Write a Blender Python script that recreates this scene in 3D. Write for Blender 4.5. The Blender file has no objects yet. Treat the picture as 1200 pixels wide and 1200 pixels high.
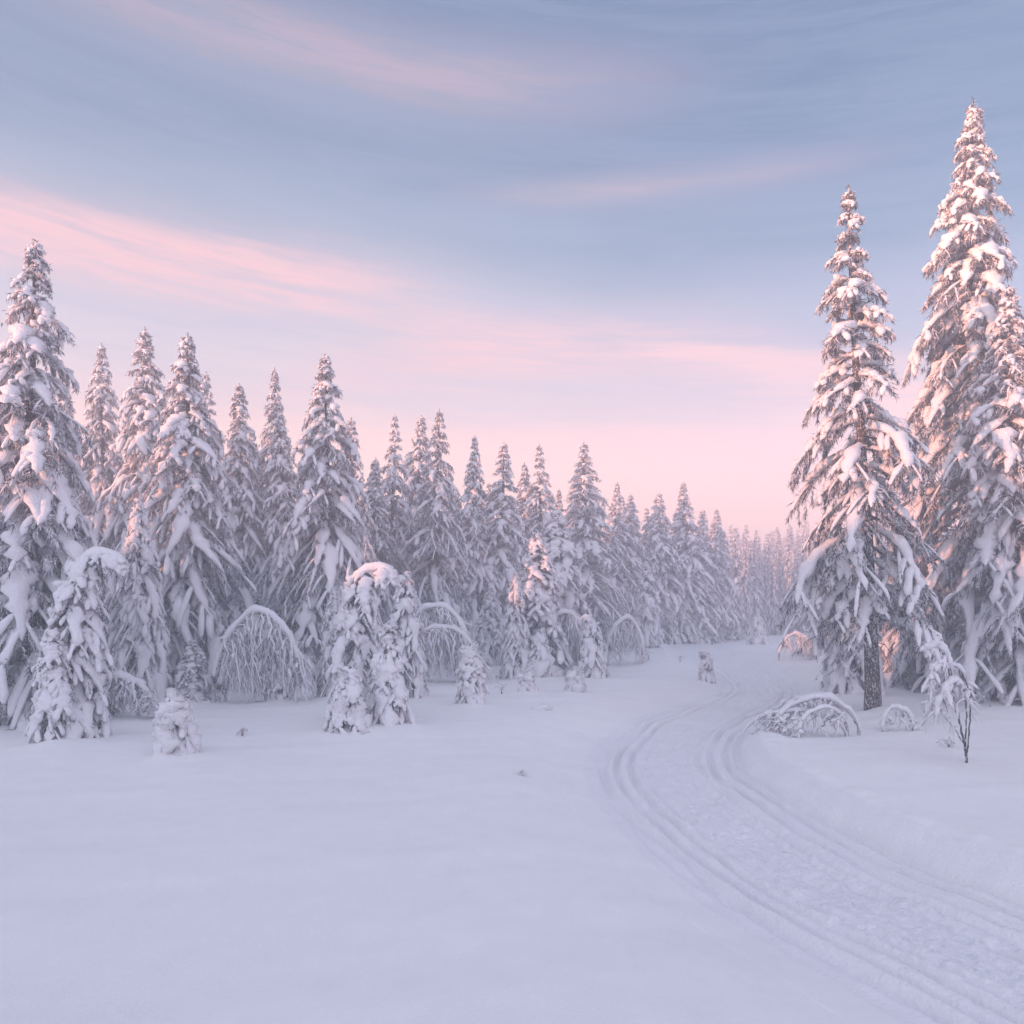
import bpy, math, random
import numpy as np
from math import radians as R_, sin, cos, pi

SC = bpy.context.scene
COL = SC.collection
random.seed(7)

# ------------------------------------------------------------------ camera numbers
F, CX, HY, CH = 933.0, 600.0, 715.0, 2.5      # focal (px of a 1200 px wide frame), centre, horizon row, eye height
SUN_AZ, SUN_EL = R_(-122), R_(8.5)
SX, SY = sin(SUN_AZ), cos(SUN_AZ)

# ------------------------------------------------------------------ terrain
def sstep(a, b, x):
    t = np.clip((np.asarray(x, float) - a) / (b - a), 0, 1)
    return t * t * (3 - 2 * t)

def lump(x, y, z=0.0):
    return (np.sin(1.7 * x + 0.6 * y + 1.3 * z + 0.4) + np.sin(-0.9 * x + 1.9 * y - 0.8 * z + 2.1)
            + np.sin(1.1 * x - 0.7 * y + 2.2 * z + 4.0) + 0.6 * np.sin(2.9 * x + 2.3 * y + 2.7 * z + 1.0)
            + 0.6 * np.sin(-2.4 * x + 3.1 * y - 3.3 * z + 5.2)) / 3.2

# centre line of the ski trail
TR = np.array([(7.5, -6), (5.3, 2), (3.75, 6.5), (3.08, 8.9), (2.84, 11), (2.80, 13.2), (3.08, 15.2), (3.9, 17.7),
               (5.3, 20.6), (6.7, 23.0), (8.0, 25.4), (8.85, 28.3), (9.3, 32), (9.7, 38), (11.2, 48), (13.5, 60), (15.5, 75), (18, 95)], float)
def catmull(P, n):
    P = np.vstack([2 * P[0] - P[1], P, 2 * P[-1] - P[-2]])
    out = []
    for i in range(1, len(P) - 2):
        t = np.linspace(0, 1, n, endpoint=False)[:, None]
        a, b, c, d = P[i - 1], P[i], P[i + 1], P[i + 2]
        out.append(0.5 * ((2 * b) + (-a + c) * t + (2 * a - 5 * b + 4 * c - d) * t ** 2 + (-a + 3 * b - 3 * c + d) * t ** 3))
    out.append(P[-2][None])
    return np.vstack(out)
TRC = catmull(TR, 24)

def trail_u(x, y):
    """signed distance from the trail's centre line (left negative)"""
    x = np.asarray(x, float); y = np.asarray(y, float)
    shp = x.shape
    x = x.ravel(); y = y.ravel()
    u = np.full(x.shape, 99.0)
    near = np.where((x > -4) & (x < 26) & (y > -12) & (y < 100))[0]
    A, B = TRC[:-1], TRC[1:]
    AB = B - A; L2 = (AB ** 2).sum(1)
    for k in range(0, len(near), 4000):
        ii = near[k:k + 4000]
        px = x[ii][:, None] - A[None, :, 0]; py = y[ii][:, None] - A[None, :, 1]
        t = np.clip((px * AB[:, 0] + py * AB[:, 1]) / L2, 0, 1)
        dx = px - t * AB[:, 0]; dy = py - t * AB[:, 1]
        d2 = dx * dx + dy * dy
        j = d2.argmin(1); r = np.arange(len(ii))
        sg = np.sign(AB[j, 0] * -dy[r, j] + AB[j, 1] * dx[r, j])
        u[ii] = sg * np.sqrt(d2[r, j])
    return u.reshape(shp)

def shoulder(u):
    """trough of the trail without its grooves"""
    left = sstep(-2.9, -1.15, u) * (u <= 0)
    right = (1 - sstep(1.2, 1.62, u)) * (u > 0)
    z = -0.28 * np.where(u <= 0, left, right)
    z = z + 0.07 * np.exp(-((u - 1.78) / 0.28) ** 2) + 0.035 * np.exp(-((u + 3.3) / 0.6) ** 2)
    return z

MOUNDS = []
def terrain(x, y, trail=True):
    x = np.asarray(x, float); y = np.asarray(y, float)
    z = 0.10 * lump(x * 0.16, y * 0.14) * sstep(4, 14, y) + 0.06 * lump(x * 0.55 + 3, y * 0.42)
    z = z + 0.020 * lump(x * 0.7 + 2, y * 2.1, 1.0) + 0.010 * lump(x * 1.9, y * 4.4 + 1, 3.0)
    z = z + 0.05 * lump(x * 0.3 + 9, y * 1.1 + 1, 2.0) * sstep(10, 30, y)
    s = x * SX + y * SY
    shade_ridge = 12.2 + 1.2 * np.sin(0.22 * (x * SY - y * SX)) + 0.9 * np.sin(0.61 * (x * SY - y * SX) + 1)
    z = z + shade_ridge * sstep(24, 46, s)  # unseen ridge added on the sun side to shade the snow and lower boughs
    z = z + 2.5 * sstep(100, 200, y)
    for (mx, my, mr, mh) in MOUNDS:
        d2 = (x - mx) ** 2 + (y - my) ** 2
        k = d2 < 9 * mr * mr
        if k.any(): z = np.where(k, z + 1.7 * mh * np.exp(-d2 / (mr * mr)) * (1 + 0.6 * lump(x * 2.6, y * 2.6, mx)), z)
    z = z + 0.34 * np.exp(-((y - 35 - 0.1 * x) / 3.6) ** 2) * sstep(0, 6, x) * (1 - sstep(14, 22, x))
    if trail:
        z = z + shoulder(trail_u(x, y)) * (1 - sstep(29, 38, y))
    return z

def gz(x, y):
    return float(terrain(np.array([x]), np.array([y]))[0])

def at(px, py):
    """point on flat ground seen at pixel px, py of the photograph"""
    D = F * CH / (py - HY)
    return (px - CX) / F * D, D

# ------------------------------------------------------------------ mesh helpers
class MB:
    def __init__(self):
        self.v = []; self.f = []; self.m = []; self.n = 0
    def add(self, v, f, mat=0):
        v = np.asarray(v, np.float32).reshape(-1, 3)
        f = np.asarray(f, np.int32).reshape(-1, 4)
        self.v.append(v); self.f.append(f + self.n); self.m.append(np.full(len(f), mat, np.int32)); self.n += len(v)
    def mesh(self, name, mats, smooth=True):
        v = np.vstack(self.v); f = np.vstack(self.f); m = np.concatenate(self.m)
        me = bpy.data.meshes.new(name)
        me.vertices.add(len(v)); me.vertices.foreach_set('co', v.ravel())
        me.loops.add(f.size); me.loops.foreach_set('vertex_index', f.ravel())
        me.polygons.add(len(f)); me.polygons.foreach_set('loop_start', np.arange(0, f.size, 4, dtype=np.int32))
        me.polygons.foreach_set('material_index', m)
        me.polygons.foreach_set('use_smooth', np.full(len(f), smooth))
        for mt in mats: me.materials.append(mt)
        me.update(calc_edges=True); me.validate(verbose=False)
        return me

def norm(a):
    return a / np.maximum(np.linalg.norm(a, axis=-1, keepdims=True), 1e-9)

def tubes(P, Rr, seg=6, wx=1.0, wz=1.0, bottom=1.0, lift=0.0, noise=0.0, nscale=1.0):
    """N tubes at once; P (N,K,3) centre lines, Rr (N,K) radii"""
    P = np.asarray(P, float); N, K, _ = P.shape
    T = np.gradient(P, axis=1); T = norm(T)
    S = np.cross(T, np.array([0, 0, 1.0]))
    bad = np.linalg.norm(S, axis=2) < 0.15
    S[bad] = np.cross(T[bad], np.array([0.8, 0.6, 0.0]))
    S = norm(S); U = norm(np.cross(S, T))
    th = np.linspace(0, 2 * pi, seg, endpoint=False)
    c, s = np.cos(th), np.sin(th)
    s2 = np.where(s < 0, s * bottom, s)
    C = P + U * (lift * Rr)[..., None]
    r = np.repeat(Rr[..., None], seg, 2)
    if noise:
        Q = C[:, :, None, :] + S[:, :, None, :] * (c * 1.0)[None, None, :, None] * r[..., None] + U[:, :, None, :] * (s)[None, None, :, None] * r[..., None]
        Q = Q * nscale
        r = r * (1 + noise * lump(Q[..., 0] * 6, Q[..., 1] * 6, Q[..., 2] * 6) + 0.6 * noise * lump(Q[..., 0] * 15, Q[..., 1] * 15 + 2, Q[..., 2] * 15))
    V = C[:, :, None, :] + S[:, :, None, :] * (wx * c)[None, None, :, None] * r[..., None] + U[:, :, None, :] * (wz * s2)[None, None, :, None] * r[..., None]
    base = (np.arange(N) * K * seg)[:, None, None]
    k = (np.arange(K - 1) * seg)[None, :, None]
    j = np.arange(seg)[None, None, :]; j2 = (j + 1) % seg
    a = base + k + j; b = base + k + j2
    f = np.stack([a, b, b + seg, a + seg], -1).reshape(-1, 4)
    return V.reshape(-1, 3), f

def blades(rng, B, D, L, W, tip=0.25):
    B = np.asarray(B, float); M = len(B)
    D = norm(D)
    S = norm(np.cross(D, rng.normal(size=(M, 3))))
    E = B + D * L[:, None]
    V = np.stack([B - S * (W * .5)[:, None], B + S * (W * .5)[:, None], E + S * (W * .5 * tip)[:, None], E - S * (W * .5 * tip)[:, None]], 1)
    f = np.arange(M * 4).reshape(M, 4)
    return V.reshape(-1, 3), f

def interp(P, t):
    """points at t in 0..1 along polylines P (N,K,3); t (N,J)"""
    N, K, _ = P.shape
    x = np.clip(t, 0, 0.9999) * (K - 1)
    i = x.astype(int); w = (x - i)[..., None]
    n = np.arange(N)[:, None]
    return P[n, i] * (1 - w) + P[n, np.minimum(i + 1, K - 1)] * w, norm(P[n, np.minimum(i + 1, K - 1)] - P[n, i])

# ------------------------------------------------------------------ materials
def new_mat(name):
    m = bpy.data.materials.new(name); m.use_nodes = True
    nt = m.node_tree; b = nt.nodes['Principled BSDF']
    return m, nt, b

def mat_snow(name, col, bump=0.25, scale=40.0, rough=0.75, dist=0.02):
    m, nt, b = new_mat(name)
    N = nt.nodes; Lk = nt.links
    b.inputs['Base Color'].default_value = (*col, 1); b.inputs['Roughness'].default_value = rough
    b.inputs['Specular IOR Level'].default_value = 0.15
    tc = N.new('ShaderNodeTexCoord')
    n1 = N.new('ShaderNodeTexNoise'); n1.inputs['Scale'].default_value = scale; n1.inputs['Detail'].default_value = 4
    n2 = N.new('ShaderNodeTexNoise'); n2.inputs['Scale'].default_value = scale * 0.09; n2.inputs['Detail'].default_value = 3
    Lk.new(tc.outputs['Object'], n1.inputs['Vector']); Lk.new(tc.outputs['Object'], n2.inputs['Vector'])
    mx = N.new('ShaderNodeMix'); mx.data_type = 'RGBA'
    mx.inputs[6].default_value = (col[0] * .95, col[1] * .955, col[2] * .97, 1); mx.inputs[7].default_value = (min(col[0] * 1.04, .95), min(col[1] * 1.04, .95), min(col[2] * 1.03, .95), 1)
    Lk.new(n2.outputs[0], mx.inputs[0]); Lk.new(mx.outputs[2], b.inputs['Base Color'])
    bp = N.new('ShaderNodeBump'); bp.inputs['Strength'].default_value = bump; bp.inputs['Distance'].default_value = dist
    Lk.new(n1.outputs[0], bp.inputs['Height']); Lk.new(bp.outputs[0], b.inputs['Normal'])
    return m

M_SNOW = mat_snow('snow_on_branches', (0.81, 0.80, 0.83), 0.7, 22, 0.8, 0.045)
M_GROUND = mat_snow('ground_snow', (0.86, 0.85, 0.855), 0.32, 34, 0.7, 0.02)
M_TRAIL = mat_snow('groomed_snow', (0.84, 0.835, 0.855), 0.65, 24, 0.7, 0.03)

def mat_needles(name, stops):
    m, nt, b = new_mat(name)
    N = nt.nodes; Lk = nt.links
    g = N.new('ShaderNodeNewGeometry')
    cr = N.new('ShaderNodeValToRGB'); e = cr.color_ramp.elements
    e[0].position = 0.0; e[0].color = (*stops[0][1], 1)
    e[1].position = 1.0; e[1].color = (*stops[-1][1], 1)
    for p, c in stops[1:-1]:
        k = e.new(p); k.color = (*c, 1)
    Lk.new(g.outputs['Random Per Island'], cr.inputs[0]); Lk.new(cr.outputs[0], b.inputs['Base Color'])
    b.inputs['Roughness'].default_value = 0.85; b.inputs['Specular IOR Level'].default_value = 0.1
    return m
M_NEEDLE = mat_needles('frosted_needles', [(0, (.030, .036, .032)), (.30, (.055, .058, .055)), (.46, (.22, .22, .235)), (.62, (.56, .555, .60)), (1, (.74, .735, .78))])
M_FROSTY = mat_needles('heavily_frosted_needles', [(0, (.035, .042, .042)), (.22, (.07, .073, .076)), (.38, (.30, .30, .33)), (.52, (.62, .62, .67)), (1, (.78, .775, .82))])

def mat_rime():
    m, nt, b = new_mat('rime_on_twigs')
    N = nt.nodes; Lk = nt.links
    g = N.new('ShaderNodeNewGeometry')
    cr = N.new('ShaderNodeValToRGB'); e = cr.color_ramp.elements
    e[0].position = 0.0; e[0].color = (0.10, 0.085, 0.085, 1)
    e[1].position = 1.0; e[1].color = (0.80, 0.79, 0.83, 1)
    k = e.new(0.06); k.color = (0.50, 0.48, 0.50, 1)
    k = e.new(0.18); k.color = (0.80, 0.79, 0.83, 1)
    Lk.new(g.outputs['Random Per Island'], cr.inputs[0]); Lk.new(cr.outputs[0], b.inputs['Base Color'])
    b.inputs['Roughness'].default_value = 0.85; b.inputs['Specular IOR Level'].default_value = 0.1
    return m
M_RIME = mat_rime()

def mat_bark(name='frosted_bark', p=(0.35, 0.54, 0.64)):
    m, nt, b = new_mat(name)
    N = nt.nodes; Lk = nt.links
    tc = N.new('ShaderNodeTexCoord')
    mp = N.new('ShaderNodeMapping'); mp.inputs['Scale'].default_value = (1, 1, 0.5); Lk.new(tc.outputs['Object'], mp.inputs[0])
    n1 = N.new('ShaderNodeTexNoise'); n1.inputs['Scale'].default_value = 30; n1.inputs['Detail'].default_value = 5; Lk.new(mp.outputs[0], n1.inputs['Vector'])
    cr = N.new('ShaderNodeValToRGB'); e = cr.color_ramp.elements
    e[0].position = p[0]; e[0].color = (0.035, 0.030, 0.030, 1)
    e[1].position = p[2]; e[1].color = (0.55, 0.54, 0.58, 1)
    k = e.new(p[1]); k.color = (0.10, 0.085, 0.08, 1)
    Lk.new(n1.outputs[0], cr.inputs[0]); Lk.new(cr.outputs[0], b.inputs['Base Color'])
    bp = N.new('ShaderNodeBump'); bp.inputs['Strength'].default_value = 0.8; bp.inputs['Distance'].default_value = 0.03
    Lk.new(n1.outputs[0], bp.inputs['Height']); Lk.new(bp.outputs[0], b.inputs['Normal'])
    b.inputs['Roughness'].default_value = 0.9
    return m
M_BARK = mat_bark(); M_BIRCH = mat_bark('rimed_birch_bark', (0.20, 0.36, 0.47))

# ------------------------------------------------------------------ object helpers
def tag(o, label, cat, group=None, kind=None):
    if label: o['label'] = label
    if cat: o['category'] = cat
    if group: o['group'] = group
    if kind: o['kind'] = kind
    return o

def empty(name, loc=(0, 0, 0), rz=0.0):
    o = bpy.data.objects.new(name, None); COL.objects.link(o)
    o.empty_display_size = 0.3; o.location = loc; o.rotation_euler = (0, 0, rz)
    return o

def part(name, me, parent):
    o = bpy.data.objects.new(name, me); COL.objects.link(o); o.parent = parent
    return o

def thing(name, meshes, loc, rz, sc, label, cat, group=None, tilt=False):
    """an Empty at the base that parents one object per part; copies share mesh data"""
    r = empty(name, loc, rz); r.scale = sc
    tag(r, label, cat, group)
    if tilt: r.rotation_euler = (TILT.gauss(0, 0.018), TILT.gauss(0, 0.018), rz)
    for pn, me in meshes: part(pn, me, r)
    return r
TILT = random.Random(3)

# ------------------------------------------------------------------ spruce
def spruce(seed, h, Rw, cb=0.08, whorl=0.40, per=6, pw=0.85, a0=(15, -22), a1=(-25, -68), snow=1.0, nside=4, seg=7, K=7,
           need=1.0, blade=1.0, lean=(0, 0), hook=None, trunk_r=0.16, shed=0.12, bare=0.0, sidesnow=0.5, topz=0.98, frosty=True, sider=0.50, rcap=1.2, wide=1.32):
    rng = np.random.default_rng(seed)
    def axis(f):
        f = np.asarray(f, float)
        x = lean[0] * f + 0.02 * h * np.sin(f * 5 + seed) * 0.3; y = lean[1] * f; z = f * h
        if hook:
            dx, dy, f0, drop = hook
            k = np.clip((f - f0) / (1 - f0), 0, 1)
            ang = k * pi * drop
            ln = (1 - f0) * h
            z = np.where(f > f0, f0 * h + ln * np.sin(ang) / (pi * drop), z)
            rr = ln * (1 - np.cos(ang)) / (pi * drop)
            x = x + np.where(f > f0, rr * dx, 0); y = y + np.where(f > f0, rr * dy, 0)
        return np.stack([x, y, z], -1)
    # bough heights in whorls, closer together towards the top
    nw = max(6, int(h * (1 - cb) / whorl))
    u = np.linspace(0, 1, nw)
    wf = cb + (topz - cb) * (1 - (1 - u) ** 1.25)
    fs, azs = [], []
    for i, f in enumerate(wf):
        n = per if f < 0.8 else max(4, per - 1)
        a = rng.uniform(0, 2 * pi)
        for k in range(n):
            q = 1 - f
            fs.append(f + rng.normal() * whorl / h * (0.10 + 0.45 * q)); azs.append(a + 2 * pi * k / n + rng.normal() * 0.22)
    f = np.clip(np.array(fs), cb * 0.8, 0.985); az = np.array(azs); NB = len(f)
    q = (1 - f)
    low = 0.72 + 0.28 * sstep(cb, cb + 0.16, f)
    L = Rw * (q ** pw) * low * rng.uniform(0.66, 1.2, NB) * (1 - 0.60 * np.exp(-q / 0.10)) + 0.05
    A0 = np.radians(a0[0] + (a0[1] - a0[0]) * np.minimum(q * 1.6, 1) ** 0.7 + rng.normal(size=NB) * 8)
    A1 = np.radians(a1[0] + (a1[1] - a1[0]) * np.minimum(q * 1.6, 1) ** 0.7 + rng.normal(size=NB) * 9)
    t = np.linspace(0, 1, K)
    ang = A0[:, None] + (A1 - A0)[:, None] * t[None] ** 0.8
    mc = np.cos(ang).mean(1)
    Ls = L / np.maximum(mc, 0.3)
    dt = Ls[:, None] / (K - 1)
    hr = np.concatenate([np.zeros((NB, 1)), np.cumsum(np.cos((ang[:, 1:] + ang[:, :-1]) / 2) * dt, 1)], 1)
    vz = np.concatenate([np.zeros((NB, 1)), np.cumsum(np.sin((ang[:, 1:] + ang[:, :-1]) / 2) * dt, 1)], 1)
    azk = az[:, None] + rng.normal(size=NB)[:, None] * 0.25 * t[None] ** 2
    base = axis(f)
    P = np.stack([base[:, None, 0] + hr * np.cos(azk), base[:, None, 1] + hr * np.sin(azk), base[:, None, 2] + vz], -1)
    P[:, :, 2] = np.maximum(P[:, :, 2], -0.3)
    load = np.where(rng.random(NB) < shed, rng.uniform(0.3, 0.6, NB), rng.uniform(0.85, 1.2, NB)) * snow
    # side branchlets
    J = nside * 2
    tj = np.tile(np.linspace(0.26, 0.92, nside), 2)[None] + rng.normal(size=(NB, J)) * 0.035
    tj = np.clip(tj, 0.15, 0.97)
    sg = np.repeat([1, -1], nside)[None]
    B, T = interp(P, tj)
    S = norm(np.cross(T, np.array([0, 0, 1.0])))
    U = np.cross(S, T)
    al = np.radians(48 + rng.normal(size=(NB, J)) * 9)
    sl = Ls[:, None] * 0.36 * (1 - 0.6 * tj) * rng.uniform(0.6, 1.3, (NB, J)) + 0.05
    D = T * np.cos(al)[..., None] + S * (sg * np.sin(al))[..., None]
    K2 = 6 if seg >= 6 else 5
    t2 = np.array([0, .3, .6, .82, .95, 1.0]) if K2 == 6 else np.array([0, .4, .75, .95, 1.0])
    Q = B[:, :, None, :] + D[:, :, None, :] * (sl[..., None] * t2)[..., None]
    Q[..., 2] -= (sl[..., None] * 0.72 * t2 ** 1.5)
    Q = Q.reshape(NB * J, K2, 3); slf = sl.reshape(-1); loadQ = np.repeat(load, J)
    # ---------------- snow
    ms = MB()
    r0 = (0.050 + 0.086 * np.minimum(L, rcap)) * load
    prof = np.sin(np.clip(t * 0.93 + 0.07, 0, 1) * pi) ** 0.55
    prof = prof * (0.7 + 0.3 * np.sin(pi * np.clip(t, 0, 1) ** 0.9)); prof[-1] = 0.62; prof[0] = 0.05
    # the snow shape is resampled finer along the bough so that lumps show
    Ks = K + 6 if seg >= 6 else K
    ts = np.linspace(0.06, 1.0, Ks); Pm, _ = interp(P, np.repeat(ts[None], NB, 0))
    ts[-1] = 1.0; ts[-2] = 0.975; pf = np.interp(ts, t, prof); pf[0] = 0.05; pf[-1] = 0.05
    rs = r0[:, None] * pf[None] * (1 + 0.22 * rng.normal(size=(NB, Ks)) * (seg >= 6))
    rs = np.maximum(rs, 0.004)
    v, fc = tubes(Pm, rs, seg, wide, 0.92, 0.35, 0.28, 0.42, 1.0)
    ms.add(v, fc)
    p2 = np.array([0.3, 0.85, 1.05, 1.0, 0.66, 0.05]) if K2 == 6 else np.array([0.3, 1.0, 1.05, 0.7, 0.05])
    keep = rng.random(len(Q)) < sidesnow
    rq = (sider * np.repeat(r0, J) * rng.uniform(0.6, 1.25, NB * J))[:, None] * p2[None] * (1 + 0.15 * rng.normal(size=(NB * J, K2)))
    rq = np.maximum(rq, 0.003)
    v, fc = tubes(Q[keep], rq[keep], seg - 1, 1.15, 0.9, 0.35, 0.3, 0.30, 1.0)
    ms.add(v, fc)
    # snow on the leader
    fa = np.linspace(0.86, 1.0, 8); A = axis(fa)
    ra = (0.012 + 0.040 * rng.random(8) ** 2) * np.linspace(1.3, 0.7, 8) * (0.4 + 0.05 * h); ra[-1] = 0.01
    v, fc = tubes(A[None], ra[None], 7, 1, 1, 1, 0, 0.3)
    ms.add(v, fc)
    if hook:
        fa = np.linspace(hook[2] * 0.9, 1.0, 14); A = axis(fa)
        ra = (0.075 + 0.03 * rng.random(14)) * snow * (0.5 + 0.11 * h); ra[0] = .03; ra[-2] *= .8; ra[-1] = 0.03
        v, fc = tubes(A[None], ra[None], 9, 1, 1, 0.8, 0.2, 0.3); ms.add(v, fc)
    # ---------------- needles
    mn = MB()
    per_m = 44 * need / blade
    def hang(Pl, lens, dens, spread):
        cnt = np.maximum(1, (lens * dens * rng.uniform(0.8, 1.2, len(lens)))).astype(int)
        idx = np.repeat(np.arange(len(lens)), cnt)
        tt = 0.96 * rng.random(len(idx)) ** 0.85
        Kp = Pl.shape[1]
        x = np.clip(tt, 0, 0.9999) * (Kp - 1); i = x.astype(int); w = (x - i)[:, None]
        b = Pl[idx, i] * (1 - w) + Pl[idx, i + 1] * w
        tg = norm(Pl[idx, i + 1] - Pl[idx, i])
        d = tg * 0.45 + rng.normal(size=(len(idx), 3)) * spread
        d[:, 2] -= rng.uniform(0.15, 1.1, len(idx))
        b = b + rng.normal(size=b.shape) * 0.015
        return b, d, idx
    b1, d1, i1 = hang(P, Ls, per_m * 1.7, 0.42)
    b2, d2, i2 = hang(Q, slf, per_m * 1.15, 0.42)
    # twig tips that poke sideways out of the snow's edges
    ne = int(NB * 30 * need / blade); i3 = rng.integers(0, NB, ne)
    b3, t3 = interp(P[i3], rng.uniform(0.15, 1.0, ne)[:, None]); b3 = b3[:, 0]; t3 = t3[:, 0]
    s3 = norm(np.cross(t3, np.array([0, 0, 1.0])) + 1e-6) * rng.choice([-1, 1], ne)[:, None]
    d3 = s3 + 0.45 * t3 + rng.normal(size=(ne, 3)) * 0.25; d3[:, 2] -= rng.uniform(-0.15, 0.7, ne)
    b3 = b3 + s3 * (r0[i3] * rng.uniform(0.35, 1.15, ne))[:, None]; b3[:, 2] += r0[i3] * rng.uniform(-.2, .75, ne)
    bb = np.vstack([b1, b2, b3]); dd = np.vstack([d1, d2, d3]); M = len(bb)
    Lall = np.concatenate([L[i1], np.repeat(L, J)[i2], L[i3]])
    ll = rng.uniform(0.08, 0.20, M) * blade ** 0.6 * (0.6 + 0.035 * h) * np.clip(0.45 + 0.5 * Lall, 0.4, 1.15); ww = rng.uniform(0.014, 0.034, M) * blade * (0.6 + 0.035 * h)
    v, fc = blades(rng, bb, dd, ll, ww)
    mn.add(v, fc)
    # short shoots round the leader
    nl = int(60 * need); fl = rng.uniform(0.84, 1.0, nl); bl = axis(fl)
    dl = rng.normal(size=(nl, 3)); dl[:, 2] = rng.uniform(-0.2, 0.7, nl)
    v, fc = blades(rng, bl, dl, rng.uniform(0.05, 0.13, nl) * (0.4 + 0.05 * h), np.full(nl, 0.025))
    mn.add(v, fc)
    # ---------------- trunk and limbs
    mt = MB()
    fa = np.linspace(0, 1, 22); A = axis(fa); A[0, 2] -= 0.35
    ra = trunk_r * (1 - fa) ** 0.85 + 0.012; ra[0] *= 1.25
    v, fc = tubes(A[None], ra[None], 10, 1, 1, 1, 0, 0.10); mt.add(v, fc)
    v, fc = tubes(P, (0.008 + 0.016 * np.minimum(L, 2.2))[:, None] * np.linspace(1, 0.3, K)[None], 4); mt.add(v, fc)
    if bare:   # dead lower twigs that carry no snow
        nbk = int(bare); fb = rng.uniform(cb * 0.6, cb + 0.22, nbk); ab = rng.uniform(0, 2 * pi, nbk); lb = rng.uniform(0.4, 1.1, nbk) * Rw * 0.6
        B0 = axis(fb); tt = np.linspace(0, 1, 6)
        PB = np.stack([B0[:, None, 0] + np.cos(ab)[:, None] * lb[:, None] * tt, B0[:, None, 1] + np.sin(ab)[:, None] * lb[:, None] * tt,
                       B0[:, None, 2] - lb[:, None] * (0.25 * tt + 0.45 * tt ** 2) + 0.04 * rng.normal(size=(nbk, 6))], -1)
        PB[..., 2] = np.maximum(PB[..., 2], 0.1)
        v, fc = tubes(PB, np.full((nbk, 1), 0.014) * np.linspace(1, .3, 6)[None], 4); mt.add(v, fc)
    nm = 'spruce'
    return [('trunk', mt.mesh(nm + '_trunk', [M_BARK])), ('crown', mn.mesh(nm + '_crown', [M_FROSTY if frosty else M_NEEDLE], False)), ('snow_cover', ms.mesh(nm + '_snow', [M_SNOW]))]

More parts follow.
